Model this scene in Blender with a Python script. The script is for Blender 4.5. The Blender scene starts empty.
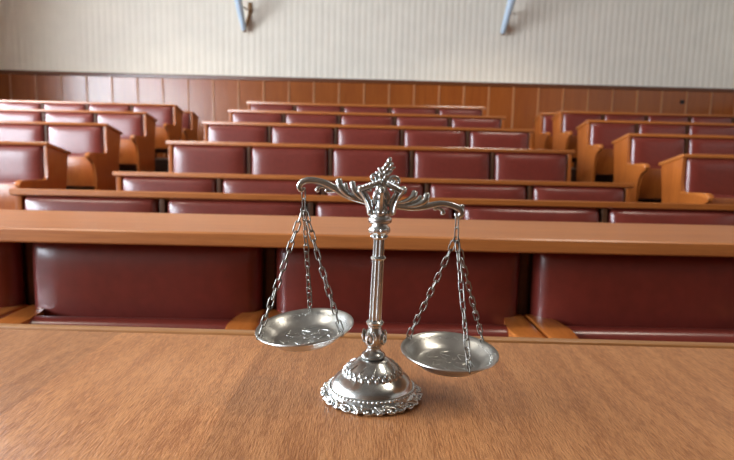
import bpy, bmesh, math, random
from mathutils import Vector, Matrix
random.seed(4)
S = bpy.context.scene
COL = S.collection
PI = math.pi
sin, cos = math.sin, math.cos

# ------------------------------------------------------------------ camera
EYE = 1.04
F = 560.0
cam_d = bpy.data.cameras.new('camera')
cam = bpy.data.objects.new('camera', cam_d)
COL.objects.link(cam)
cam_d.sensor_width = 36.0
cam_d.lens = F / 734.0 * 36.0
cam_d.clip_start = 0.02
cam_d.clip_end = 200
ROLL = -0.0235
PITCH = math.atan(72 / F)
def cam_rot(yaw, pitch, roll):
    return (Matrix.Rotation(yaw, 3, 'Z') @ Matrix.Rotation(PI / 2 - pitch, 3, 'X') @ Matrix.Rotation(roll, 3, 'Z'))
def project_dir(R, d):
    c = R.transposed() @ Vector(d)
    return 367 + F * c.x / -c.z, 230 - F * c.y / -c.z
best = None
yaw, pitch, roll = 0.0, PITCH, -ROLL
for _ in range(40):
    R = cam_rot(yaw, pitch, roll)
    x, y = project_dir(R, (0, 1, 0))
    yaw += (360 - x) / F
    pitch += (158 - y) / F * -1.0
R = cam_rot(yaw, pitch, roll)
cam.matrix_world = Matrix.Translation((0, 0, EYE)) @ R.to_4x4()
S.camera = cam
CAMV = Vector((0, 0, EYE))
def W(px, py, Y):
    """point of the plane y = Y seen at a pixel of the photograph"""
    d = R @ Vector(((px - 367) / F, (230 - py) / F, -1))
    return CAMV + d * (Y / d.y)

# ------------------------------------------------------------------ materials
def new_mat(name):
    m = bpy.data.materials.new(name)
    m.use_nodes = True
    nt = m.node_tree
    b = nt.nodes['Principled BSDF']
    return m, nt, b
def ramp(nt, stops):
    r = nt.nodes.new('ShaderNodeValToRGB')
    e = r.color_ramp.elements
    while len(e) < len(stops):
        e.new(0.5)
    for k, (p, c) in enumerate(stops):
        e[k].position = p
        e[k].color = (c[0], c[1], c[2], 1)
    return r
def wood(name, light, dark, scale, rough=0.4, coat=0.25, fine=1.0, bump=0.15, board=None, contrast=(0.35, 0.68)):
    m, nt, b = new_mat(name)
    tc = nt.nodes.new('ShaderNodeTexCoord')
    mp = nt.nodes.new('ShaderNodeMapping')
    mp.inputs['Scale'].default_value = scale
    nt.links.new(tc.outputs['Object'], mp.inputs['Vector'])
    n1 = nt.nodes.new('ShaderNodeTexNoise')
    n1.inputs['Scale'].default_value = 1.0
    n1.inputs['Detail'].default_value = 3
    n1.inputs['Roughness'].default_value = 0.6
    n1.inputs['Distortion'].default_value = 0.3
    nt.links.new(mp.outputs[0], n1.inputs['Vector'])
    mp2 = nt.nodes.new('ShaderNodeMapping')
    mp2.inputs['Scale'].default_value = [s * 0.12 for s in scale]
    nt.links.new(tc.outputs['Object'], mp2.inputs['Vector'])
    n2 = nt.nodes.new('ShaderNodeTexNoise')
    n2.inputs['Scale'].default_value = 1.0
    n2.inputs['Detail'].default_value = 2
    nt.links.new(mp2.outputs[0], n2.inputs['Vector'])
    r = ramp(nt, [(contrast[0], dark), (contrast[1], light)])
    mix = nt.nodes.new('ShaderNodeMath'); mix.operation = 'MULTIPLY_ADD'
    mix.inputs[1].default_value = 0.6 * fine
    mul = nt.nodes.new('ShaderNodeMath'); mul.operation = 'MULTIPLY'
    mul.inputs[1].default_value = 1 - 0.6 * fine
    nt.links.new(n2.outputs['Fac'], mul.inputs[0])
    nt.links.new(n1.outputs['Fac'], mix.inputs[0])
    nt.links.new(mul.outputs[0], mix.inputs[2])
    nt.links.new(mix.outputs[0], r.inputs['Fac'])
    out = r.outputs['Color']
    if board:
        # glued boards of slightly different tone
        sx = nt.nodes.new('ShaderNodeSeparateXYZ')
        nt.links.new(tc.outputs['Object'], sx.inputs[0])
        q = nt.nodes.new('ShaderNodeMath'); q.operation = 'MULTIPLY_ADD'
        q.inputs[1].default_value = 1.0 / board; q.inputs[2].default_value = 20.62
        nt.links.new(sx.outputs[0], q.inputs[0])
        fl = nt.nodes.new('ShaderNodeMath'); fl.operation = 'FLOOR'
        nt.links.new(q.outputs[0], fl.inputs[0])
        wn = nt.nodes.new('ShaderNodeTexWhiteNoise'); wn.noise_dimensions = '1D'
        nt.links.new(fl.outputs[0], wn.inputs['W'])
        hs = nt.nodes.new('ShaderNodeHueSaturation')
        mr = nt.nodes.new('ShaderNodeMapRange')
        mr.inputs['To Min'].default_value = 0.86; mr.inputs['To Max'].default_value = 1.1
        nt.links.new(wn.outputs['Value'], mr.inputs['Value'])
        nt.links.new(mr.outputs[0], hs.inputs['Value'])
        nt.links.new(out, hs.inputs['Color'])
        out = hs.outputs['Color']
    nt.links.new(out, b.inputs['Base Color'])
    b.inputs['Roughness'].default_value = rough
    b.inputs['Coat Weight'].default_value = coat
    b.inputs['Coat Roughness'].default_value = 0.25
    bp = nt.nodes.new('ShaderNodeBump')
    bp.inputs['Strength'].default_value = bump
    bp.inputs['Distance'].default_value = 0.001
    nt.links.new(n1.outputs['Fac'], bp.inputs['Height'])
    nt.links.new(bp.outputs[0], b.inputs['Normal'])
    return m
def plain(name, col, rough=0.6, metal=0.0, noise=0.0, nscale=20, spec=0.5, bump=0.0):
    m, nt, b = new_mat(name)
    b.inputs['Roughness'].default_value = rough
    b.inputs['Metallic'].default_value = metal
    b.inputs['Specular IOR Level'].default_value = spec
    tc = nt.nodes.new('ShaderNodeTexCoord')
    n = nt.nodes.new('ShaderNodeTexNoise')
    n.inputs['Scale'].default_value = nscale
    n.inputs['Detail'].default_value = 4
    nt.links.new(tc.outputs['Object'], n.inputs['Vector'])
    r = ramp(nt, [(0.3, [c * (1 - noise) for c in col]), (0.7, [min(1, c * (1 + noise)) for c in col])])
    nt.links.new(n.outputs['Fac'], r.inputs['Fac'])
    nt.links.new(r.outputs[0], b.inputs['Base Color'])
    if bump:
        bp = nt.nodes.new('ShaderNodeBump')
        bp.inputs['Strength'].default_value = bump
        bp.inputs['Distance'].default_value = 0.002
        nt.links.new(n.outputs['Fac'], bp.inputs['Height'])
        nt.links.new(bp.outputs[0], b.inputs['Normal'])
    return m

M = {}
M['desk'] = wood('oak desktop', (0.60, 0.262, 0.098), (0.36, 0.130, 0.042), (620, 60, 60), rough=0.42, coat=0.12, fine=1.15, bump=0.8, board=0.24, contrast=(0.40, 0.58))
M['strip'] = wood('oak edging', (0.50, 0.235, 0.085), (0.36, 0.15, 0.045), (12, 200, 200), rough=0.35, coat=0.3)
M['ledge'] = wood('oak ledge', (0.56, 0.190, 0.042), (0.40, 0.115, 0.024), (7, 110, 110), rough=0.28, coat=0.9)
M['writing'] = wood('oak writing top', (0.60, 0.215, 0.055), (0.43, 0.135, 0.032), (7, 110, 110), rough=0.40, coat=0.25)
M['panel'] = wood('oak upright', (0.52, 0.150, 0.026), (0.36, 0.088, 0.014), (110, 110, 7), rough=0.30, coat=0.6)
M['arm'] = wood('oak arm', (0.60, 0.20, 0.042), (0.44, 0.125, 0.024), (90, 12, 90), rough=0.3, coat=0.4)
M['back'] = wood('dark oak back board', (0.13, 0.050, 0.018), (0.08, 0.028, 0.010), (8, 90, 90), rough=0.6, coat=0.0)
M['wains'] = wood('wainscot veneer', (0.36, 0.095, 0.016), (0.26, 0.060, 0.010), (30, 30, 2.0), rough=0.22, coat=0.35, bump=0.05)
M['batten'] = wood('wainscot batten', (0.50, 0.21, 0.075), (0.38, 0.14, 0.05), (60, 60, 4), rough=0.35, coat=0.3, bump=0.05)
M['rail'] = wood('wainscot rail', (0.17, 0.050, 0.014), (0.11, 0.030, 0.009), (3, 60, 60), rough=0.35, coat=0.3, bump=0.05)
M['leather'] = plain('maroon leather', (0.185, 0.027, 0.018), rough=0.34, noise=0.10, nscale=30, spec=0.6, bump=0.06)
M['leather'].node_tree.nodes['Principled BSDF'].inputs['Coat Weight'].default_value = 0.5
M['leather'].node_tree.nodes['Principled BSDF'].inputs['Coat Roughness'].default_value = 0.22
M['paper'] = plain('ribbed cream wall covering', (0.86, 0.78, 0.66), rough=0.8, noise=0.03, nscale=3)
M['paint'] = plain('cream wall paint', (0.72, 0.66, 0.58), rough=0.9, noise=0.02, nscale=2)
M['side'] = plain('brown wall paint', (0.14, 0.08, 0.045), rough=0.8, noise=0.05, nscale=2)
M['ceil'] = plain('darkened ceiling paint', (0.20, 0.17, 0.14), rough=0.9, noise=0.02, nscale=2)  # ceiling colour darkened to cut the light it bounces into the room
M['floor'] = plain('brown linoleum', (0.075, 0.035, 0.020), rough=0.5, noise=0.15, nscale=6)
M['pewter'] = plain('antique pewter', (0.62, 0.63, 0.61), rough=0.25, metal=1.0, noise=0.12, nscale=90, bump=0.08)
M['pan'] = plain('brushed pewter', (0.62, 0.62, 0.59), rough=0.30, metal=1.0, noise=0.10, nscale=70, bump=0.05)
M['chain'] = plain('dull chain steel', (0.24, 0.225, 0.20), rough=0.32, metal=1.0, noise=0.15, nscale=200)
M['blue'] = plain('pale blue enamel', (0.60, 0.74, 0.88), rough=0.35, noise=0.03, nscale=10)
M['brass'] = plain('dull brown brass', (0.30, 0.17, 0.08), rough=0.4, metal=0.6, noise=0.1, nscale=30)
M['black'] = plain('black plastic', (0.012, 0.012, 0.012), rough=0.5)
M['white'] = plain('white window paint', (0.75, 0.75, 0.73), rough=0.5)

# glass of the windows: thin clear pane
gm, gnt, gb = new_mat('clear pane')
gnt.nodes.remove(gb)
tr = gnt.nodes.new('ShaderNodeBsdfTransparent'); tr.inputs[0].default_value = (0.95, 0.97, 1, 1)
gl = gnt.nodes.new('ShaderNodeBsdfGlossy'); gl.inputs['Roughness'].default_value = 0.02
mx = gnt.nodes.new('ShaderNodeMixShader'); mx.inputs[0].default_value = 0.06
gnt.links.new(tr.outputs[0], mx.inputs[1]); gnt.links.new(gl.outputs[0], mx.inputs[2])
gnt.links.new(mx.outputs[0], gnt.nodes['Material Output'].inputs['Surface'])
M['glass'] = gm

# ------------------------------------------------------------------ mesh helpers
def finish(bm, name, mat, parent=None, loc=None, smooth=True, angle=35):
    bmesh.ops.recalc_face_normals(bm, faces=bm.faces)
    me = bpy.data.meshes.new(name)
    bm.to_mesh(me); bm.free()
    if smooth:
        for p in me.polygons: p.use_smooth = True
        me.set_sharp_from_angle(angle=math.radians(angle))
    me.materials.append(M[mat])
    o = bpy.data.objects.new(name, me)
    COL.objects.link(o)
    if loc is not None: o.location = loc
    if parent is not None: o.parent = parent
    return o
def empty(name, loc, label=None, cat=None, group=None):
    o = bpy.data.objects.new(name, None)
    o.empty_display_size = 0.1
    COL.objects.link(o); o.location = loc
    tag(o, label, cat, group)
    return o
def tag(o, label=None, cat=None, group=None, kind=None):
    if label: o['label'] = label
    if cat: o['category'] = cat
    if group: o['group'] = group
    if kind: o['kind'] = kind
    return o
def box(bm, x0, x1, y0, y1, z0, z1, bevel=0.0, seg=2):
    r = bmesh.ops.create_cube(bm, size=1.0)
    vs = r['verts']
    for v in vs:
        v.co = Vector(((x0 + x1) / 2 + v.co.x * (x1 - x0), (y0 + y1) / 2 + v.co.y * (y1 - y0), (z0 + z1) / 2 + v.co.z * (z1 - z0)))
    if bevel:
        es = {e for v in vs for e in v.link_edges}
        bmesh.ops.bevel(bm, geom=list(es), offset=bevel, segments=seg, profile=0.5, affect='EDGES')
    return vs
def prism(bm, poly, x0, x1, bevel=0.0, axis='x', seg=2):
    """poly (a, b) extruded along axis x -> (x, a, b); along z -> (a, b, z)"""
    def mk(a, b, t):
        return (t, a, b) if axis == 'x' else (a, b, t)
    v0 = [bm.verts.new(mk(a, b, x0)) for a, b in poly]
    v1 = [bm.verts.new(mk(a, b, x1)) for a, b in poly]
    fs = [bm.faces.new(v0), bm.faces.new(v1[::-1])]
    n = len(poly)
    for i in range(n):
        fs.append(bm.faces.new((v0[i], v1[i], v1[(i + 1) % n], v0[(i + 1) % n])))
    if bevel:
        es = list(fs[0].edges) + list(fs[1].edges)
        bmesh.ops.bevel(bm, geom=es, offset=bevel, segments=seg, profile=0.5, affect='EDGES')
def rounded_box(bm, c, size, r, n=10, bulge=0.0):
    """box with round edges, swelling by bulge towards -y"""
    h = [s / 2 for s in size]
    def ts(hh):
        k = [-hh + r * (1 - cos(a * PI / 2 / 4)) for a in range(0, 5)]
        inner = [(-hh + r) + (2 * (hh - r)) * i / (n - 1) for i in range(1, n - 1)]
        return sorted(set([round(v, 6) for v in k + inner + [-v for v in k]]))
    T = [ts(x) for x in h]
    made = {}
    def vert(p):
        key = (round(p[0], 6), round(p[1], 6), round(p[2], 6))
        if key in made: return made[key]
        q = [max(-h[i] + r, min(h[i] - r, p[i])) for i in range(3)]
        d = Vector([p[i] - q[i] for i in range(3)])
        if d.length > 1e-9: d = d.normalized() * r
        co = Vector(q) + d
        u, w = co.x / h[0], co.z / h[2]
        if co.y < 0:
            co.y -= bulge * (1 - abs(u) ** 6) * (1 - w ** 6)
        made[key] = bm.verts.new(co + Vector(c))
        return made[key]
    for ax in range(3):
        a, b = [i for i in range(3) if i != ax]
        for s in (-1, 1):
            for i in range(len(T[a]) - 1):
                for j in range(len(T[b]) - 1):
                    quad = []
                    for (ii, jj) in ((i, j), (i + 1, j), (i + 1, j + 1), (i, j + 1)):
                        p = [0, 0, 0]; p[ax] = s * h[ax]; p[a] = T[a][ii]; p[b] = T[b][jj]
                        quad.append(vert(p))
                    if len(set(quad)) == 4:
                        try: bm.faces.new(quad)
                        except ValueError: pass
def catmull(pts, rad, k=6):
    P = [Vector(p) for p in pts]; out = []; rr = []
    P2 = [P[0] * 2 - P[1]] + P + [P[-1] * 2 - P[-2]]
    R2 = [rad[0]] + list(rad) + [rad[-1]]
    for i in range(1, len(P2) - 2):
        for j in range(k):
            t = j / k
            a, b, c, d = P2[i - 1:i + 3]
            out.append(0.5 * ((2 * b) + (c - a) * t + (2 * a - 5 * b + 4 * c - d) * t * t + (3 * b - a - 3 * c + d) * t ** 3))
            rr.append(R2[i] * (1 - t) + R2[i + 1] * t)
    out.append(P[-1]); rr.append(rad[-1])
    return out, rr
def tube(bm, pts, rad, seg=12, closed=False, smooth=6, groove=0.0, flat=1.0):
    if smooth and not closed:
        pts, rad = catmull(pts, rad, smooth)
    pts = [Vector(p) for p in pts]
    n = len(pts)
    rings = []
    side = None
    for i in range(n):
        if closed: t = (pts[(i + 1) % n] - pts[i - 1]).normalized()
        else: t = (pts[min(n - 1, i + 1)] - pts[max(0, i - 1)]).normalized()
        if side is None:
            ref = Vector((0, 1, 0)) if abs(t.y) < 0.9 else Vector((1, 0, 0))
            side = (ref - t * ref.dot(t)).normalized()
        else:
            side = (side - t * side.dot(t)).normalized()
        up = t.cross(side)
        ring = []
        for k in range(seg):
            a = 2 * PI * k / seg
            rr = rad[i] * (1 - groove * (0.5 + 0.5 * cos(4 * a)))
            ring.append(bm.verts.new(pts[i] + side * (cos(a) * rr * flat) + up * (sin(a) * rr)))
        rings.append(ring)
    m = n if closed else n - 1
    for i in range(m):
        A, B = rings[i], rings[(i + 1) % n]
        for k in range(seg):
            bm.faces.new((A[k], A[(k + 1) % seg], B[(k + 1) % seg], B[k]))
    if not closed:
        for ring, s in ((rings[0], -1), (rings[-1], 1)):
            i = 0 if s < 0 else n - 1
            t = (pts[1] - pts[0]).normalized() * -1 if s < 0 else (pts[-1] - pts[-2]).normalized()
            tip = bm.verts.new(pts[i] + t * rad[i] * 0.8)
            mid = []
            for v in ring:
                mid.append(bm.verts.new(pts[i] + (v.co - pts[i]) * 0.75 + t * rad[i] * 0.5))
            for k in range(seg):
                bm.faces.new((ring[k], ring[(k + 1) % seg], mid[(k + 1) % seg], mid[k]))
                bm.faces.new((mid[k], mid[(k + 1) % seg], tip))
def ball(bm, c, r, sc=(1, 1, 1), u=12, v=8, rot=None):
    res = bmesh.ops.create_uvsphere(bm, u_segments=u, v_segments=v, radius=1.0)
    for w in res['verts']:
        p = Vector((w.co.x * sc[0], w.co.y * sc[1], w.co.z * sc[2])) * r
        if rot is not None: p = rot @ p
        w.co = p + Vector(c)

# ------------------------------------------------------------------ the room
XL, XR, YB, YF, CEIL = -7.6, 8.2, 11.4, -5.0, 5.0
def struct(name, bm, mat, **kw):
    o = finish(bm, name, mat, **kw); o['kind'] = 'structure'; return o
bm = bmesh.new(); box(bm, XL - .3, XR + .3, YF - .3, YB + .3, -0.2, 0.0); struct('floor', bm, 'floor', smooth=False)
# seating tiers rising to the back: (front edge y, height)
ROWY = {'A': 1.568, 'B': 2.65, 'C': 3.79, 'D': 4.87, 'E': 6.01, 'F': 7.20, 'G': 8.38, 'H': 9.53}
LZ = {'B': EYE - .177, 'C': EYE - .125, 'D': EYE + .109, 'E': EYE + .345, 'F': EYE + .566, 'G': EYE + .778, 'H': EYE + .785}
BH = 0.863
FZ = {k: v - BH for k, v in LZ.items()}
FZ['H'] = FZ['G']
order = ['C', 'D', 'E', 'F', 'G']
for i, k in enumerate(order):
    y0 = ROWY[k] - 0.62
    y1 = (ROWY[order[i + 1]] - 0.62) if i + 1 < len(order) else YB + 0.2
    bm = bmesh.new(); box(bm, XL - .1, XR + .1, y0, y1, -0.05, FZ[k]); o = struct('floor', bm, 'floor', smooth=False)
bm = bmesh.new(); box(bm, XL - .3, XR + .3, YF - .3, YB + .3, CEIL, CEIL + .2); struct('ceiling', bm, 'ceil', smooth=False)
bm = bmesh.new(); box(bm, XR, XR + .2, YF - .3, YB + .3, 2.4, CEIL + .1); struct('wall_right', bm, 'paint', smooth=False)
bm = bmesh.new(); box(bm, XR, XR + .2, YF - .3, YB + .3, -0.2, 2.4); struct('wall_right', bm, 'wains', smooth=False)
bm = bmesh.new(); box(bm, XL - .3, XR + .3, YF - .3, YF, -0.2, CEIL + .1); struct('wall_front', bm, 'side', smooth=False)
bm = bmesh.new(); box(bm, XL - .3, XR + .3, YB + .06, YB + .3, -0.2, CEIL + .1); struct('wall_back', bm, 'paint', smooth=False)
# ribbed covering above the panelling
ZR = W(367, 79.5, YB).z
bm = bmesh.new()
pitch_r = 0.121; per = 8
prof = []
x = XL; i = 0
while x < XR:
    ph = 2 * PI * (i % per) / per
    prof.append((x, YB + 0.010 - 0.0065 * abs(cos(ph / 2)) ** 0.7)); x += pitch_r / per; i += 1
prof.append((XR, YB + .01))
lo = [bm.verts.new((a, b, ZR - .01)) for a, b in prof]
hi = [bm.verts.new((a, b, CEIL)) for a, b in prof]
bl = [bm.verts.new((a, YB + .062, ZR - .01)) for a, b in prof]
for i in range(len(prof) - 1):
    bm.faces.new((lo[i], lo[i + 1], hi[i + 1], hi[i]))
    bm.faces.new((bl[i], bl[i + 1], lo[i + 1], lo[i]))
struct('wall_back', bm, 'paper', angle=60)
# panelling
bm = bmesh.new(); box(bm, XL, XR, YB - .02, YB + .07, FZ['G'] - .02, ZR - .075); struct('wall_back', bm, 'wains', smooth=False)
bm = bmesh.new(); box(bm, XL, XR, YB - .04, YB + .07, ZR - .075, ZR, bevel=.006); struct('trim_1', bm, 'rail')
bx0 = W(685, 110, YB).x
k0 = int((XL - bx0) / .497)
for k in range(k0, k0 + 33):
    xx = bx0 + .497 * k
    if xx < XL + .05 or xx > XR - .05: continue
    bm = bmesh.new(); box(bm, xx - .018, xx + .018, YB - .032, YB - .018, FZ['G'], ZR - .077, bevel=.003)
    struct('trim_%d' % (k - k0 + 2), bm, 'batten')

# left wall with its windows
WINS = [(-4.2, -2.4), (-2.0, -0.2), (0.2, 2.0), (2.4, 4.2), (4.6, 6.4), (6.6, 7.6)]
WZ0, WZ1 = 1.5, 4.3
bm = bmesh.new()
ys = [YF - .3] + [v for w in WINS for v in w] + [YB + .3]
for i in range(0, len(ys), 2):
    box(bm, XL - .3, XL, ys[i], ys[i + 1], -0.2, CEIL + .1)
for a, b in WINS:
    box(bm, XL - .3, XL, a, b, -0.2, WZ0); box(bm, XL - .3, XL, a, b, WZ1, CEIL + .1)
struct('wall_left', bm, 'paint', smooth=False)
for i, (a, b) in enumerate(WINS):
    w = empty('window_%d' % (i + 1), (XL - .12, (a + b) / 2, WZ0)); w['kind'] = 'structure'
    hw = (b - a) / 2; hh = WZ1 - WZ0
    bm = bmesh.new()
    t = .06
    box(bm, -.04, .04, -hw, -hw + t, 0, hh); box(bm, -.04, .04, hw - t, hw, 0, hh)
    box(bm, -.04, .04, -hw + t, hw - t, 0, t); box(bm, -.04, .04, -hw + t, hw - t, hh - t, hh)
    box(bm, -.03, .03, -.03, .03, t, hh - t)
    finish(bm, 'window_frame', 'white', w, smooth=False)
    bm = bmesh.new(); box(bm, -.003, .003, -hw + t, hw - t, t, hh - t); finish(bm, 'window_pane', 'glass', w, smooth=False)
    bm = bmesh.new(); box(bm, .05, .2, -hw - .03, hw + .03, -.03, 0.0, bevel=.004); finish(bm, 'window_sill', 'white', w)
    ld = bpy.data.lights.new('daylight', 'AREA'); ld.shape = 'RECTANGLE'
    ld.size = b - a; ld.size_y = hh
    ld.energy = 400 * (b - a) * hh / 5.0
    ld.color = (0.88, 0.95, 1.0)
    lo_ = bpy.data.objects.new('daylight', ld); COL.objects.link(lo_)
    lo_.location = (XL - .26, (a + b) / 2, (WZ0 + WZ1) / 2)
    lo_.rotation_euler = (PI / 2, 0, -PI / 2)      # faces +x
    lo_.rotation_mode = 'XYZ'

# unseen warm fill lights, added under the ceiling to brighten desk and metal
for i, (x, y) in enumerate([(-3.5, 1.0), (2.5, 1.0), (-3.5, 5.0), (2.5, 5.0), (-3.5, 9.0), (2.5, 9.0)]):
    ld = bpy.data.lights.new('fill_light', 'AREA'); ld.shape = 'RECTANGLE'
    ld.size = 1.4; ld.size_y = .5; ld.energy = 26; ld.spread = math.radians(110); ld.color = (1.0, 0.90, 0.76)
    lo_ = bpy.data.objects.new('fill_light', ld); COL.objects.link(lo_); lo_.location = (x, y, CEIL - .03); ld.energy *= (1.5 if y > 8 and x > 0 else 1)

# ------------------------------------------------------------------ bench rows
def smooth_poly(ctrl, k=4):
    return ctrl
ARM = [(-.26, 0), (-.262, .15), (-.272, .28), (-.292, .38), (-.325, .435), (-.36, .452), (-.395, .462), (-.415, .480),
       (-.418, .500), (-.405, .520), (-.375, .528), (-.30, .526), (-.20, .522), (-.10, .520), (-.045, .528), (-.022, .545)]
END = ARM + [(-.012, .60), (-.008, BH - .032), (.02, BH - .038), (.325, BH - .100), (.335, BH - .115),
             (.315, .66), (.290, .55), (.270, .42), (.262, .28), (.255, .12), (.255, 0)]
MID = ARM + [(-.012, .60), (-.008, BH - .032), (.045, BH - .040), (.045, 0)]
def ledge_poly(y0, y1, z, drop, t):
    return [(y0, z - .004), (y0 + .004, z), (y1 - .004, z - drop), (y1, z - drop - .004), (y1, z - drop - t), (y0 + .004, z - t), (y0, z - t + .004)]

def bench_row(n, s, name, label, cat, group, loc):
    """a row of n tip-up seats, x = 0 at its left end"""
    root = empty(name, loc, label, cat, group)
    L = n * s
    bm = bmesh.new(); prism(bm, ledge_poly(-.030, .36, BH, .080, .030), 0, L, bevel=.003)
    finish(bm, 'desk_ledge', 'ledge', root)
    bm = bmesh.new(); box(bm, .047, L - .047, .047, .065, .10, BH - .052); finish(bm, 'back_board', 'back', root, smooth=False)
    for x in (.030, L - .030):
        bm = bmesh.new(); prism(bm, END, x - .016, x + .016, bevel=.005); finish(bm, 'end_panel', 'panel', root)
    for i in range(1, n):
        bm = bmesh.new(); prism(bm, MID, i * s - .013, i * s + .013, bevel=.004); finish(bm, 'armrest_panel', 'back', root)
    for x, w in [(.030, .024)] + [(i * s, .024) for i in range(1, n)] + [(L - .030, .024)]:
        cap = [(-.33, .515), (-.38, .512), (-.425, .488), (-.432, .506), (-.418, .530), (-.38, .541), (-.30, .539), (-.20, .535), (-.10, .533), (-.030, .534), (-.030, .518)]
        bm = bmesh.new(); prism(bm, cap, x - w, x + w, bevel=.006, seg=3); finish(bm, 'armrest', 'arm', root)
    for i in range(n):
        xc = (i + .5) * s
        xa = i * s + (.052 if i == 0 else .020); xb = (i + 1) * s - (.052 if i == n - 1 else .020)
        wd = xb - xa; xm = (xa + xb) / 2
        bm = bmesh.new(); rounded_box(bm, (0, 0, 0), (s - .040, .07, .40), .034, bulge=.026)
        bmesh.ops.rotate(bm, verts=bm.verts, cent=(0, 0, .2), matrix=Matrix.Rotation(math.radians(-3.5), 3, 'X'))
        bmesh.ops.scale(bm, verts=bm.verts, vec=(wd / (s - .04), 1, 1))
        finish(bm, 'backrest', 'leather', root, (xm, .020, .632), angle=180)
        bm = bmesh.new(); rounded_box(bm, (0, 0, 0), (s - .085, .06, .36), .028, bulge=.0)
        st = finish(bm, 'seat', 'leather', root, (xc, -.072, .335), angle=180)
        bm = bmesh.new(); box(bm, -(s - .10) / 2, (s - .10) / 2, -.055, -.031, -.17, .155, bevel=.008)
        finish(bm, 'seat_board', 'panel', st)
    return root
def copy_tree(o, parent=None):
    c = o.copy(); COL.objects.link(c)
    if parent is not None: c.parent = parent
    for ch in list(o.children): copy_tree(ch, c)
    return c

SW = 0.70
CX = -0.477 * 3.5
cen = {
 'B': 'second maroon bench row of the middle block, just behind the broad oak writing top',
 'C': 'third row of the middle block, only a low strip of its maroon backs showing',
 'D': 'fourth maroon bench row of the middle block, full backs behind the scale finial',
 'E': 'fifth maroon bench row of the middle block, one step below the last two',
 'F': 'sixth bench row of the middle block, just in front of its topmost one',
 'G': 'topmost and smallest bench row of the middle block, nearest the panelled wall'}
first = None
for k in 'BCDEFG':
    loc = (CX + {'B': .042, 'C': .026, 'D': .015, 'E': .010}.get(k, 0), ROWY[k], FZ[k])
    if first is None:
        first = bench_row(5, SW, 'bench_row', cen[k], 'bench', 'rows of tip-up seats, middle block', loc)
    else:
        r = copy_tree(first); r.location = loc; r['label'] = cen[k]
SS = SW * .925
lef = {
 'D': 'lowest bench row of the left block, its maroon back pale with window glare',
 'E': 'second bench row up in the left block, bright oak end post and dark aisle side',
 'F': 'third bench row up in the left block beside the left aisle',
 'G': 'fourth bench row up in the left block, in front of the short top end',
 'H': 'rearmost bench row of the left block, only its aisle end showing'}
rig = {
 'D': 'lowest bench row of the right block, cut by the right edge, orange oak end panel',
 'E': 'second bench row up in the right block, scrolled oak arm at its aisle end',
 'F': 'third bench row up in the right block beside the right aisle',
 'G': 'fourth bench row up in the right block, next to the rearmost one',
 'H': 'rearmost bench row of the right block, only its small end panel showing'}
leftx = {'D': -.759, 'E': -.758, 'F': -.767, 'G': -.771, 'H': -.797}
rightx = {'D': .796, 'E': .811, 'F': .821, 'G': .838, 'H': .860}
dzl = {'D': .037, 'E': .046, 'F': .055, 'G': .064, 'H': .075}
dzr = {'D': .008, 'E': .018, 'F': .018, 'G': .020, 'H': -.045}
side = None
for k in 'DEFGH':
    Ln = 6 * SS
    loc = (leftx[k] * 3.5 - Ln, ROWY[k], FZ[k])
    if side is None:
        side = bench_row(6, SS, 'bench_row', lef[k], 'bench', 'rows of tip-up seats, left block', loc)
    else:
        r = copy_tree(side); r.location = loc; r['label'] = lef[k]
    (side if k == 'D' else r).scale.z = (BH - dzl[k]) / BH
for k in 'DEFGH':
    r = copy_tree(side); r.location = (rightx[k] * 3.5, ROWY[k], FZ[k]); r['label'] = rig[k]
    r['group'] = 'rows of tip-up seats, right block'; r.scale.z = (BH - dzr[k]) / BH

# the front row with its wide writing top
root = empty('bench_row', (0, ROWY['A'], 0), 'nearest maroon bench row, large leather backs under a broad oak writing top', 'bench')
def ax(px): return W(px, 300, ROWY['A'] - .03).x
XS = [ax(25) - .68, ax(25), ax(268), ax(526.5), ax(526.5) + .72, ax(526.5) + 1.44]
n = 5
ZT = EYE - .194
y0 = 1.405 - ROWY['A']; y1 = 1.84 - ROWY['A']
bm = bmesh.new(); prism(bm, ledge_poly(y0, y1, ZT, 0, .037), XS[0] - .03, XS[-1] + .03, bevel=.004); finish(bm, 'desk_top', 'writing', root)
bm = bmesh.new(); box(bm, XS[0] + .02, XS[-1] - .02, .035, .055, .08, ZT - .034); finish(bm, 'back_board', 'back', root, smooth=False)
ENDA = [(-.25, 0), (-.27, .40), (-.30, .56), (-.02, .57), (-.01, ZT - .033), (.24, ZT - .033), (.22, .5), (.20, 0)]
for x in (XS[0], XS[-1]):
    bm = bmesh.new(); prism(bm, ENDA, x - .02, x + .02, bevel=.005); finish(bm, 'end_panel', 'panel', root)
for i in range(1, n):
    bm = bmesh.new(); box(bm, XS[i] - .014, XS[i] + .014, .010, .034, .08, ZT - .034, bevel=.003); finish(bm, 'divider_post', 'back', root)
    bm = bmesh.new(); box(bm, XS[i] - .016, XS[i] + .016, -.24, -.008, 0, .565, bevel=.004); finish(bm, 'armrest_panel', 'panel', root)
for i in range(0, n + 1):
    for sd in (-1, 1):
        pts = [(sd * .001, .0), (sd * .001, -.24)]
        out = []
        for q in range(0, 13):
            a = q / 12 * PI / 2
            out.append((sd * (.030 + .052 * sin(a)), -.015 - .15 * (1 - cos(a))))
        out.append((sd * .082, -.22)); out.append((sd * .070, -.238)); out.append((sd * .03, -.243))
        poly = [(0.002 * sd, -.005)] + [(sd * .026, -.005)] + out + [(0.002 * sd, -.243)]
        bm = bmesh.new()
        prism(bm, poly, .565, .608, bevel=.010, axis='z', seg=4)
        finish(bm, 'armrest', 'arm', root, (XS[i], 0, 0))
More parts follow.
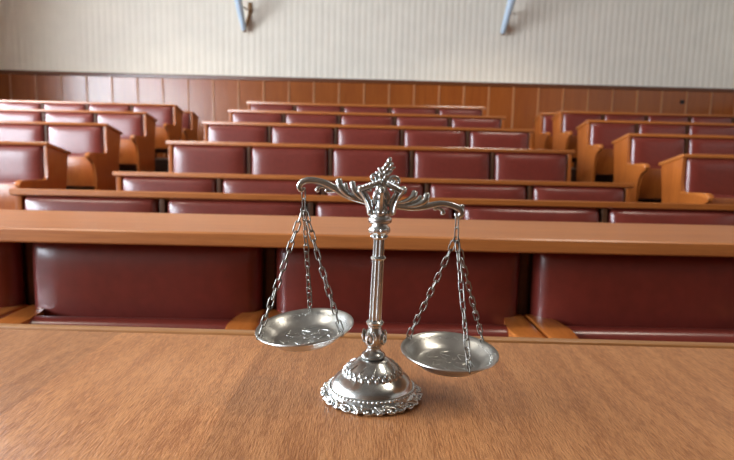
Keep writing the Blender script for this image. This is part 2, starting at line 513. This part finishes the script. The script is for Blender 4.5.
for i in range(n):
    xc = (XS[i] + XS[i + 1]) / 2; s = XS[i + 1] - XS[i]
    bm = bmesh.new(); rounded_box(bm, (0, 0, 0), (s - .040, .075, .37), .036, bulge=.024)
    finish(bm, 'backrest', 'leather', root, (xc, -.004, .625), angle=180)
    bm = bmesh.new(); rounded_box(bm, (0, 0, 0), (s - .08, .075, .42), .036, bulge=.0)
    st = finish(bm, 'seat', 'leather', root, (xc, -.128, .398), angle=180)
    bm = bmesh.new(); box(bm, -(s - .12) / 2, (s - .12) / 2, -.062, -.038, -.2, .17, bevel=.008)
    finish(bm, 'seat_board', 'panel', st)

# ------------------------------------------------------------------ the near desk
DZ = 0.75
desk = empty('desk', (0, .6, 0), 'light oak desk top in the foreground carrying the scales', 'desk')
YD1 = .878; YD2 = .902
bm = bmesh.new(); box(bm, -1.5, 1.5, .28 - .6, YD1 - .6, DZ - .035, DZ, bevel=.002); finish(bm, 'desktop', 'desk', desk)
bm = bmesh.new(); box(bm, -1.5, 1.5, YD1 + .0035 - .6, YD2 - .6, DZ - .045, DZ + .0025, bevel=.003); finish(bm, 'edge_strip', 'strip', desk)
bm = bmesh.new(); box(bm, -1.46, 1.46, YD1 - .03 - .6, YD1 - .6, .02, DZ - .036); finish(bm, 'front_panel', 'panel', desk, smooth=False)
for x in (-1.45, 1.42):
    bm = bmesh.new(); box(bm, x, x + .03, .31 - .6, YD1 - .031 - .6, 0, DZ - .036); finish(bm, 'side_panel', 'panel', desk, smooth=False)

desk.rotation_euler.z = math.radians(-1.5)
# ------------------------------------------------------------------ balance scale
YS = .662
yb = 401.0
for _ in range(30):
    yb += (W(371, yb, YS).z - DZ) * 560 / YS
UN = YS / F * 1.045                       # metres per pixel in the plane of the scale
base_c = W(371, yb, YS)
scale = empty('balance_scale', (base_c.x, YS, DZ), 'ornate pewter balance scale with two pans hanging on chains, standing on the desk', 'scale')
O = Vector((base_c.x, YS, DZ))
def P(px, py, dy=0.0):
    p = W(px, py, YS) - O
    p.y += dy
    return p
def axis(y):
    px = 371 + (402 - y) / (402 - 215) * 9.3
    return P(px, y)
def lathe(bm, prof, seg=64, mod=None, cap=True):
    rings = []
    for (y, r) in prof:
        c = axis(y); ring = []
        for k in range(seg):
            a = 2 * PI * k / seg
            rr = r * UN
            dz = 0
            if mod:
                rr2, dz = mod(a, y, rr); rr = rr2
            ring.append(bm.verts.new((c.x + rr * cos(a), c.y + rr * sin(a), c.z + dz)))
        rings.append(ring)
    for A, B in zip(rings, rings[1:]):
        for k in range(seg):
            bm.faces.new((A[k], A[(k + 1) % seg], B[(k + 1) % seg], B[k]))
    if cap:
        bm.faces.new(rings[0]); bm.faces.new(rings[-1])
# base
bm = bmesh.new()
NL = 14
def skirt(a, y, r):
    if y < 386.5: return r, 0
    t = (y - 386.5) / (yb - 386.5)
    sw = sin(NL * a + 3.5 * t) ; sw2 = sin(2 * NL * a - 5 * t + 1)
    d = (.0012 * sw + .0006 * sw2) * min(1, t * 2.2)
    lift = .0032 * max(0, cos(NL * a)) ** 2 * max(0, t - .7) / .3
    return r + d, lift
pr = [(387, 44.5)]
for q in range(1, 15):
    t = q / 14
    pr.append((387 + (yb - 387.2) * t, 44.0 + 5.3 * sin(min(1, t * 1.25) * PI / 2) - 1.5 * max(0, t - .8) / .2))
base_prof = pr[::-1] + [(386, 43.2), (384.8, 42.5), (383.8, 40.8), (382.5, 40.2), (380, 39.2), (377.2, 37.0), (374.6, 33.6), (372.6, 30.4),
                        (371.8, 29.2), (370.8, 29.0), (370.0, 28.2), (367.5, 26.6), (365, 24.2), (362.5, 20.8), (360.8, 18.2), (359.2, 16.2), (358.2, 14.6), (357.8, 12.6), (357.2, 10.5)]
lathe(bm, base_prof, seg=280, mod=skirt)
def on_skirt(a, t, out=.0008):
    y = 387 + (yb - 387.2) * t
    r = (44.0 + 5.3 * sin(min(1, t * 1.25) * PI / 2) - 1.5 * max(0, t - .8) / .2) * UN + out
    c = axis(y)
    return Vector((c.x + r * cos(a), c.y + r * sin(a), max(c.z, .0022)))
for k in range(NL):
    a0 = 2 * PI * k / NL
    st = 2 * PI / NL
    # a rolling S scroll, two curled ends, and a small leaf between neighbours
    pts = []
    for q in range(19):
        t = q / 18
        ang = -2.6 + 5.6 * t
        rr = .34 * (1 - .55 * t)
        pts.append(on_skirt(a0 + st * (.30 + rr * .95 * cos(ang)), .52 + rr * 1.15 * sin(ang)))
    tube(bm, pts, [.0013] * 12 + [.0016] * 7, seg=7, smooth=1)
    ball(bm, on_skirt(a0 + st * .30, .52, .0012), .0020, u=8, v=6)
    pts = [on_skirt(a0 + st * (.62 + .26 * sin(t * 2.6)), .08 + .86 * t) for t in (0, .2, .4, .6, .8, 1)]
    tube(bm, pts, [.0010, .0015, .0018, .0018, .0016, .0020], seg=7, smooth=2)
    pts = [on_skirt(a0 + st * (.84 + .12 * cos(t * 3)), .2 + .72 * t) for t in (0, .33, .66, 1)]
    tube(bm, pts, [.0008, .0013, .0015, .0018], seg=7, smooth=2)
    ball(bm, on_skirt(a0 + st * .30, .98, -.0004), .0024, sc=(1, 1, .8), u=8, v=6)
    ball(bm, on_skirt(a0 + st * .02, .06, .0002), .0017, u=8, v=6)
finish(bm, 'base', 'pewter', scale, angle=60)
bm = bmesh.new()
c = axis(385.3)
for k in range(64):
    a = 2 * PI * k / 64
    ball(bm, (c.x + 42.0 * UN * cos(a), c.y + 42.0 * UN * sin(a), c.z + .0005), .0019, u=8, v=6)
finish(bm, 'bead_ring', 'pewter', scale, angle=180)
bm = bmesh.new()
for k in range(26):
    a = 2 * PI * k / 26
    for (yy, rr, sz) in ((370.0, 28.6, .0034), (367.2, 26.6, .0026)):
        c = axis(yy); aa = a + (PI / 26 if rr < 28 else 0)
        rot = Matrix.Rotation(aa, 3, 'Z') @ Matrix.Rotation(math.radians(-40), 3, 'Y')
        ball(bm, (c.x + rr * UN * cos(aa), c.y + rr * UN * sin(aa), c.z), sz, sc=(.45, .75, 1.15), u=8, v=6, rot=rot)
for k in range(12):
    a = 2 * PI * k / 12
    pts = []
    for q in range(4):
        yy = 366 - q * 1.6; rr = 25.5 - q * 2.1
        c = axis(yy); pts.append((c.x + rr * UN * cos(a + .04 * q), c.y + rr * UN * sin(a + .04 * q), c.z))
    tube(bm, pts, [.0016, .0013, .001, .0005], seg=6, smooth=3)
finish(bm, 'leaf_band', 'pewter', scale, angle=180)
# column
bm = bmesh.new()
lathe(bm, [(357.4, 9.0), (356.6, 11.6), (355.2, 12.2), (353.6, 11.6), (352.4, 9.6), (350.5, 7.6), (348.6, 6.6), (347.6, 6.4), (346.2, 7.4), (344, 8.8), (340, 9.6), (336, 9.8), (332, 9.0), (328, 7.2), (326, 6.6), (324.4, 7.2), (323.6, 8.6), (321.6, 8.8), (320.4, 7.6), (319.6, 6.4)], seg=40)
# scroll ornaments on the knob
for k in range(4):
    a0 = PI / 4 + k * PI / 2 + .35
    c = axis(336.5)
    pts = []
    for q in range(15):
        t = q / 14
        sp = 4.6 * t * PI / 2 + .6
        rad = 6.3 * (1 - .72 * t) * UN
        h = cos(sp) * rad * 1.25; w = sin(sp) * rad * .9
        rr = 9.9 * UN
        pts.append((c.x + rr * cos(a0) - w * sin(a0), c.y + rr * sin(a0) + w * cos(a0), c.z + h))
    tube(bm, pts, [.0019] * 10 + [.0021] * 5, seg=7, smooth=1)
    ball(bm, pts[-1], .0024, u=8, v=6)
def flute(a, y, r):
    return r * (1.03 - .24 * abs(cos(4 * a)) ** 2), 0
lathe(bm, [(319.6, 6.2), (316, 6.3), (300, 6.15), (280, 6.0), (262, 5.8), (259.5, 5.8)], seg=64, mod=flute)
lathe(bm, [(260, 5.9), (259.2, 7.4), (257.8, 7.8), (256.6, 7.0), (255.4, 5.9)], seg=32)
lathe(bm, [(255.6, 5.7), (250, 5.6), (239, 5.5)], seg=64, mod=flute)
lathe(bm, [(239.4, 5.6), (238.6, 7.2), (237, 7.6), (235.6, 6.8), (234.4, 7.4), (232.5, 9.2), (230, 10.0), (227.6, 9.4), (225.4, 7.6), (224.2, 7.2), (223.2, 9.4), (222, 11.2), (220, 11.6), (218.2, 11.4), (217, 10.2), (215.6, 9.6), (213.5, 9.8)], seg=40)
for k in range(8):
    a = 2 * PI * k / 8 + .2; c = axis(230)
    rot = Matrix.Rotation(a, 3, 'Z')
    ball(bm, (c.x + 9.4 * UN * cos(a), c.y + 9.4 * UN * sin(a), c.z), .0036, sc=(.45, .62, 1.0), u=10, v=8, rot=rot)
for k in range(10):      # little upright leaves under the capital
    a = 2 * PI * k / 10 + .1; c = axis(236.4)
    ball(bm, (c.x + 7.3 * UN * cos(a), c.y + 7.3 * UN * sin(a), c.z), .0018, u=8, v=6)
finish(bm, 'column', 'pewter', scale, angle=40)
# capital: fronds opening from the column
bm = bmesh.new()
ctop = axis(213)
fr_r = [(10.6, 214), (11.4, 208), (14, 201), (17.6, 195), (21, 190)]
for k in range(4):
    a = k * PI / 2
    pts = []
    for rr, yy in fr_r:
        c = axis(yy)
        f = rr * UN * (1.0 if k % 2 == 0 else .62)
        pts.append((c.x + f * cos(a), c.y + f * sin(a), c.z))
    tube(bm, pts, [.0032, .0034, .0034, .0034, .0042], seg=12, smooth=5, flat=1.7, groove=.3)
    # curled tip
    tip = Vector(pts[-1])
    ball(bm, tip, .0048, sc=(1, 1, 1.15), u=10, v=8)
for sx, pts in ((0, [(360, 189, -.004), (366, 187, -.006), (373, 184.5, -.007), (379.5, 182, -.006)]),
                (1, [(402, 191, -.004), (398, 189.5, -.006), (393, 186.5, -.007), (388, 183.5, -.006)])):
    tube(bm, [P(*p) for p in pts], [.0050, .0048, .0046, .0042], seg=12, smooth=5, groove=.25, flat=1.2)
    for q in range(7):
        t = q / 6
        a, b = pts[0], pts[-1]
        ball(bm, P(a[0] + (b[0] - a[0]) * t, a[1] + (b[1] - a[1]) * t - 2.2, -.0125 if sx == 0 else -.0125), .0019, u=6, v=5)
for dy in (-.007, .009):
    ball(bm, P(381.2, 196.5, dy), .0056, u=16, v=12)
    ball(bm, P(380.8, 207, dy), .0042, sc=(.9, .6, 1.7), u=12, v=10)
    ball(bm, P(376.5, 209, dy * .9), .0026, sc=(.8, .6, 2.0), u=10, v=8)
    ball(bm, P(385.3, 209, dy * .9), .0026, sc=(.8, .6, 2.0), u=10, v=8)
    tube(bm, [P(374, 203, dy), P(374, 197, dy), P(377, 191.5, dy), P(382, 189.8, dy), P(387, 192, dy), P(389, 197.5, dy), P(387.5, 203, dy)], [.001, .0016, .002, .002, .002, .0016, .001], seg=8, smooth=4)
for sgn, dy in ((-1, -.006), (1, -.006), (-1, .007), (1, .007)):
    q = lambda dx, y: P(381 + sgn * dx, y, dy)
    tube(bm, [q(21.5, 190.2), q(18.2, 195), q(15.2, 200.5), q(13.2, 206.5), q(12.2, 213.2)], [.0030, .0026, .0026, .0026, .0026], seg=8, smooth=4, flat=1.3)
    tube(bm, [q(16.5, 191.5), q(13.4, 196), q(11.0, 201), q(9.8, 206), q(9.4, 212)], [.0012, .0018, .0020, .0018, .0014], seg=8, smooth=4)
    ball(bm, q(12.0, 190.0), .0028, sc=(1.3, .8, .8), u=8, v=6)
lathe(bm, [(215.5, 9.4), (208, 6.5), (200, 5.6), (192, 5.8), (184, 5.2), (180, 3.6)], seg=24)
for k in range(14):
    a = 2 * PI * k / 14; c = axis(212)
    ball(bm, (c.x + 9.6 * UN * cos(a), c.y + 9.6 * UN * sin(a), c.z), .0022, sc=(.6, .7, 1.3), u=8, v=6)
finish(bm, 'capital', 'pewter', scale, angle=50)
# finial: flame of leaves with a bud leaning to the right
bm = bmesh.new()
tube(bm, [P(383, 188), P(382, 181), P(381.8, 176), P(383.5, 170.5), P(386.4, 166), P(389.0, 162)], [.0056, .0052, .0044, .0034, .0028, .0022], seg=14, smooth=5, groove=.18)
for (px, py, r, el, ang) in [(389.4, 161.0, 3.3, 1.25, .2), (386.6, 164.6, 2.7, 1.4, .5), (391.3, 165.2, 2.4, 1.4, .3), (384.2, 168.0, 2.7, 1.4, .6), (388.6, 168.6, 2.5, 1.4, .6), (392.4, 168.8, 2.0, 1.7, 1.0),
        (380.6, 170.6, 2.9, 1.4, -.7), (385.2, 172.2, 2.9, 1.4, .4), (389.6, 172.8, 2.2, 1.6, .9), (377.8, 173.6, 2.3, 1.3, -.9), (381.6, 176.0, 3.0, 1.4, -.3), (386.8, 176.6, 2.8, 1.4, .5),
        (383.8, 180.6, 3.2, 1.3, 0), (379.2, 180.6, 2.4, 1.4, -.7), (388.8, 181.2, 2.4, 1.3, .8), (381.0, 185.4, 2.8, 1.3, -.4), (386.4, 185.6, 2.9, 1.3, .4)]:
    for dy in (-.0034, .0034):
        ball(bm, P(px, py, dy * (1 if py > 164 else .4)), r * UN * .92, sc=(.82, .8, el), u=10, v=8, rot=Matrix.Rotation(ang, 3, 'Y'))
def spiral(cx, cy, r0, turns, w, start, sgn, dy):
    pts = []; rad = []
    N = int(14 * turns)
    for q in range(N + 1):
        t = q / N
        a = start + sgn * 2 * PI * turns * t
        r = r0 * (1 - .75 * t)
        pts.append(P(cx + r * cos(a), cy - r * sin(a), dy - .002 * t)); rad.append(w * (1 - .25 * t))
    tube(bm, pts, rad, seg=9, smooth=2)
for dy in (-.0035, .005):
    spiral(374.2, 178.0, 4.6, 1.25, .0019, -.9, 1, dy)
    spiral(394.6, 182.0, 6.6, 1.4, .0021, -2.3, -1, dy)
    ball(bm, P(394.8, 182.4, dy - .001), .0027, u=8, v=6)
    ball(bm, P(380.5, 175.5, dy - .002), .0032, sc=(.9, .8, 1.3), u=10, v=8)
    ball(bm, P(385.6, 176.5, dy - .002), .0030, sc=(.9, .8, 1.5), u=10, v=8, rot=Matrix.Rotation(.5, 3, 'Y'))
    tube(bm, [P(389, 178, dy), P(393, 185, dy), P(398, 188.5, dy)], [.0016, .0022, .0018], seg=8, smooth=4)
finish(bm, 'finial', 'pewter', scale, angle=60)
# beam arms
def px_tube(bm, pts, rad, **kw):
    tube(bm, [P(p[0], p[1], p[2] if len(p) > 2 else 0) for p in pts], [r * UN * 1.15 for r in rad], **kw)
bm = bmesh.new()
px_tube(bm, [(372, 203), (362, 200), (352, 197), (343, 193), (334, 187.5), (325, 183), (316, 180.6), (308, 180.2), (302, 182.4), (299.4, 187), (301.5, 190.4), (304.2, 188.5)],
        [3.6, 3.6, 3.8, 3.8, 3.6, 3.4, 3.3, 3.4, 3.2, 2.8, 2.3, 1.6], seg=14, groove=.22, flat=1.25, smooth=6)
px_tube(bm, [(339.2, 180.6, -.001), (339.6, 184.6, -.003), (342.4, 189.4, -.004), (347.5, 194.3, -.004), (354, 197.8, -.003), (361, 200.4, -.002)], [2.9, 3.1, 2.8, 2.3, 1.8, 1.2], seg=10, smooth=5)
px_tube(bm, [(352.6, 183.0, -.001), (353.0, 187.4, -.003), (355.6, 192.2, -.004), (359.4, 196.6, -.004), (364, 200.5, -.003)], [2.7, 2.8, 2.4, 1.9, 1.2], seg=10, smooth=5)
px_tube(bm, [(345.6, 184.0, .002), (346.8, 189.4, .000), (350.6, 194.6, -.001), (356, 198.6, -.001)], [1.7, 2.0, 1.7, 1.1], seg=8, smooth=5)
px_tube(bm, [(327, 188, 0), (322, 186.5, 0), (318.6, 188.0, 0), (317.2, 190.6, 0)], [1.2, 1.4, 1.8, 2.3], seg=8, smooth=4)
px_tube(bm, [(336, 191, 0), (330, 191.2, 0), (326.4, 190.6, 0)], [1.4, 1.6, 2.0], seg=8, smooth=4)
px_tube(bm, [(390, 204), (399, 206), (410, 207.5), (420, 207.2), (430, 205.4), (440, 203.6), (448, 204.2), (455, 206.4), (460.2, 209.6), (461.2, 214.2), (457.8, 216.8), (455.6, 214.4)],
        [3.6, 3.6, 3.6, 3.4, 3.2, 3.0, 3.1, 3.3, 3.2, 2.8, 2.3, 1.6], seg=14, groove=.22, flat=1.25, smooth=6)
px_tube(bm, [(414.6, 192.8, -.001), (413.0, 196.4, -.003), (408.6, 199.6, -.004), (403.4, 201.6, -.004), (397, 203, -.003)], [2.9, 2.9, 2.5, 2.0, 1.3], seg=10, smooth=5)
px_tube(bm, [(427.0, 195.0, -.001), (425.6, 199.2, -.003), (421.2, 202.8, -.004), (414, 205.2, -.004), (406, 206.4, -.003)], [2.9, 3.0, 2.6, 2.1, 1.3], seg=10, smooth=5)
px_tube(bm, [(420.6, 197.0, .002), (418.2, 200.6, .000), (413, 203.2, -.001), (406, 204.8, -.001)], [1.7, 2.0, 1.7, 1.1], seg=8, smooth=5)
px_tube(bm, [(434, 209, 0), (438.5, 208.6, 0), (441.6, 210.4, 0), (443, 213.2, 0)], [1.2, 1.4, 1.8, 2.4], seg=8, smooth=4)
px_tube(bm, [(462.4, 205.4, 0), (463.0, 209.0, 0)], [1.6, 1.4], seg=8, smooth=4)
finish(bm, 'beam', 'pewter', scale, angle=60)

# pans
def pan(cx, cy, tx, ty):
    c = P(cx, cy)
    rot = Matrix.Rotation(ty, 4, 'Y') @ Matrix.Rotation(tx, 4, 'X')
    RP = 48.6 * UN
    bm = bmesh.new()
    pr = [(0.0, -.0165), (.60, -.0165), (.655, -.0158), (.76, -.0110), (.88, -.0050), (.95, -.0018), (.985, -.0012), (1.0, .0000), (.992, .0012), (.965, .0010),
          (.93, .0001), (.87, -.0034), (.76, -.0088), (.66, -.0136), (.60, -.0146), (.50, -.0148), (.0, -.0148)]
    seg = 96; rings = []
    for r, z in pr:
        if r == 0: rings.append([bm.verts.new((0, 0, z))]); continue
        rings.append([bm.verts.new((r * RP * cos(2 * PI * k / seg), r * RP * sin(2 * PI * k / seg), z)) for k in range(seg)])
    for A, B in zip(rings, rings[1:]):
        for k in range(seg):
            k2 = (k + 1) % seg
            if len(A) == 1: bm.faces.new((A[0], B[k], B[k2]))
            elif len(B) == 1: bm.faces.new((A[k], A[k2], B[0]))
            else: bm.faces.new((A[k], A[k2], B[k2], B[k]))
    o = finish(bm, 'pan', 'pan', scale, angle=50)
    o.matrix_local = Matrix.Translation(c) @ rot
    bm = bmesh.new()      # chased border and flower
    for k in range(84):
        a = 2 * PI * k / 84
        rr = (.865 + (.018 if k % 2 else -.018)) * RP
        ball(bm, (rr * cos(a), rr * sin(a), -.0036 - (.865 - rr / RP) * .028), .0009, sc=(1.3, .8, .6), u=6, v=4, rot=Matrix.Rotation(a + .6, 3, 'Z'))
    for k in range(7):
        a = 2 * PI * k / 7
        ball(bm, (.27 * RP * cos(a), .27 * RP * sin(a), -.0148), .0070, sc=(1.0, .42, .028), u=12, v=6, rot=Matrix.Rotation(a + .15, 3, 'Z'))
        pts = [((.30 + .24 * t) * RP * cos(a + .45 + .5 * sin(t * 3)), (.30 + .24 * t) * RP * sin(a + .45 + .5 * sin(t * 3)), -.0146) for t in (0, .25, .5, .75, 1)]
        tube(bm, pts, [.0005] * 5, seg=6, smooth=3)
    ball(bm, (0, 0, -.0148), .0034, sc=(1, 1, .12), u=12, v=6)
    finish(bm, 'chasing', 'pan', o, angle=180)
    return c, rot, RP
def link(bm, c, t, nrm, Lk, Wd, r):
    """oval chain link centred on c, long axis t"""
    t = t.normalized(); u = (nrm - t * nrm.dot(t)).normalized()
    pts = []
    st = Lk / 2 - Wd / 2
    for q in range(7):
        a = -PI / 2 + PI * q / 6
        pts.append(c + t * (st + cos(a) * Wd / 2) + u * (sin(a) * Wd / 2))
    for q in range(7):
        a = PI / 2 + PI * q / 6
        pts.append(c + t * (-st + cos(a) * Wd / 2) + u * (sin(a) * Wd / 2))
    tube(bm, pts, [r] * len(pts), seg=7, closed=True)
def chain(p0, p1, n, tw=0.5):
    bm = bmesh.new()
    d = p1 - p0; Lt = d.length
    pit = Lt / n
    nrm = Vector((1, -1.2, 0)).normalized()
    for i in range(n):
        t = (i + .5) / n
        c = p0 + d * t + Vector((0, 0, -.0030 * 4 * t * (1 - t)))
        nn = Matrix.Rotation(tw + (PI / 2) * (i % 2) + .25 * sin(i * 2.1), 3, d.normalized()) @ nrm
        jt = d.normalized() + Vector((random.uniform(-.05, .05), random.uniform(-.05, .05), 0))
        link(bm, c, jt, nn, pit + .0032, .0060, .00088)
    finish(bm, 'chain', 'chain', scale, angle=180)
for side_, (cx, cy, tx, ty, top, ring, angs) in enumerate([
        (304.8, 326.0, math.radians(4.5), math.radians(-6.0), (303.6, 189), (304.0, 210), (207, 88, 322)),
        (449.3, 350.5, math.radians(4.0), math.radians(1.3), (457.2, 216), (456.4, 240), (146, 284, 34))]):
    c, rot, RP = pan(cx, cy, tx, ty)
    T = P(*top); K = P(*ring)
    bm = bmesh.new()
    d = K - T
    link(bm, T + d * .25, d, Vector((1, .9, 0)), d.length * .56, .0052, .0008)
    link(bm, T + d * .74, d, Vector((1, -.9, 0)), d.length * .58, .0048, .0008)
    ringpts = [K + Vector((.0036 * cos(a), .0010 * sin(a), .0036 * sin(a))) for a in [2 * PI * q / 14 for q in range(14)]]
    tube(bm, ringpts, [.0008] * 14, seg=7, closed=True)
    finish(bm, 'hook', 'chain', scale, angle=180)
    for a in angs:
        a = math.radians(a)
        q = Vector((RP * .955 * cos(a), RP * .955 * sin(a), .0005))
        E = c + (rot.to_3x3() @ q)
        chain(K + Vector((0.0028 * cos(a), .0028 * sin(a), -.002)), E + Vector((0, 0, .0040)), 13, tw=a)
        bm = bmesh.new()   # ring through the rim
        up = (K - E).normalized(); outw = (rot.to_3x3() @ Vector((cos(a), sin(a), 0)))
        rp = [E + up * (.0012 + .0042 * sin(w)) + outw * (.0034 * cos(w)) for w in [2 * PI * j / 14 for j in range(14)]]
        tube(bm, rp, [.0007] * 14, seg=7, closed=True)
        finish(bm, 'rim_ring', 'chain', scale, angle=180)

# ------------------------------------------------------------------ wall fittings
def sconce(px, py, lean, label):
    b = W(px, py, YB - .10)
    root = empty('wall_lamp', (b.x, YB, b.z), label, 'lamp', 'slanted wall lamps')
    bm = bmesh.new()
    dirv = Vector((lean, -.62, .62)).normalized()
    p0 = Vector((0, -.12, .03))
    tube(bm, [p0, p0 + dirv * .25, p0 + dirv * .6, p0 + dirv * 1.05], [.046, .060, .068, .074], seg=16, smooth=3)
    finish(bm, 'lamp_shade', 'blue', root, angle=50)
    bm = bmesh.new()
    tube(bm, [p0 - dirv * .03, p0 + dirv * .02], [.036, .043], seg=14, smooth=1)
    finish(bm, 'end_cap', 'brass', root, angle=50)
    bm = bmesh.new()
    m = p0 + dirv * .50
    tube(bm, [p0 + Vector((.01, .02, -.03)), Vector((.045, -.05, .15)), Vector((.085, -.015, .33)), Vector((.10, .0, .46))], [.034, .032, .026, .020], seg=10, smooth=4)
    tube(bm, [m, Vector((.10, -.01, m.z + .02))], [.015, .015], seg=8, smooth=1)
    finish(bm, 'bracket', 'brass', root)
    bm = bmesh.new(); box(bm, .06, .14, -.02, .012, .36, .56, bevel=.006)
    finish(bm, 'wall_plate', 'brass', root)
sconce(244, 31, -.02, 'pale blue slanted wall lamp high on the ribbed wall, left one of the pair')
sconce(502.5, 34, .02, 'pale blue slanted wall lamp high on the ribbed wall, right one of the pair')
p = W(682, 102, YB - .02)
sock = empty('wall_socket', (p.x, YB - .02, p.z), 'small black round socket on the wood panelling at upper right', 'socket')
bm = bmesh.new()
bmesh.ops.create_cone(bm, cap_ends=True, segments=24, radius1=.045, radius2=.040, depth=.03, matrix=Matrix.Rotation(PI / 2, 4, 'X'))
finish(bm, 'housing', 'black', sock)
bm = bmesh.new()
bmesh.ops.create_cone(bm, cap_ends=True, segments=20, radius1=.022, radius2=.022, depth=.012, matrix=Matrix.Translation((0, -.018, 0)) @ Matrix.Rotation(PI / 2, 4, 'X'))
finish(bm, 'socket_hole', 'black', sock)

# ------------------------------------------------------------------ sky, lens, exposure
w = bpy.data.worlds.new('sky'); S.world = w; w.use_nodes = True
bg = w.node_tree.nodes['Background']
bg.inputs['Color'].default_value = (0.75, 0.87, 1.0, 1); bg.inputs['Strength'].default_value = 1.5
cam_d.dof.use_dof = True
cam_d.dof.focus_distance = .70
cam_d.dof.aperture_fstop = 7.1
S.view_settings.view_transform = 'Standard'
S.view_settings.look = 'None'
S.view_settings.gamma = 1
S.view_settings.exposure = 0.4
S.cycles.use_denoising = True
S.cycles.max_bounces = 8
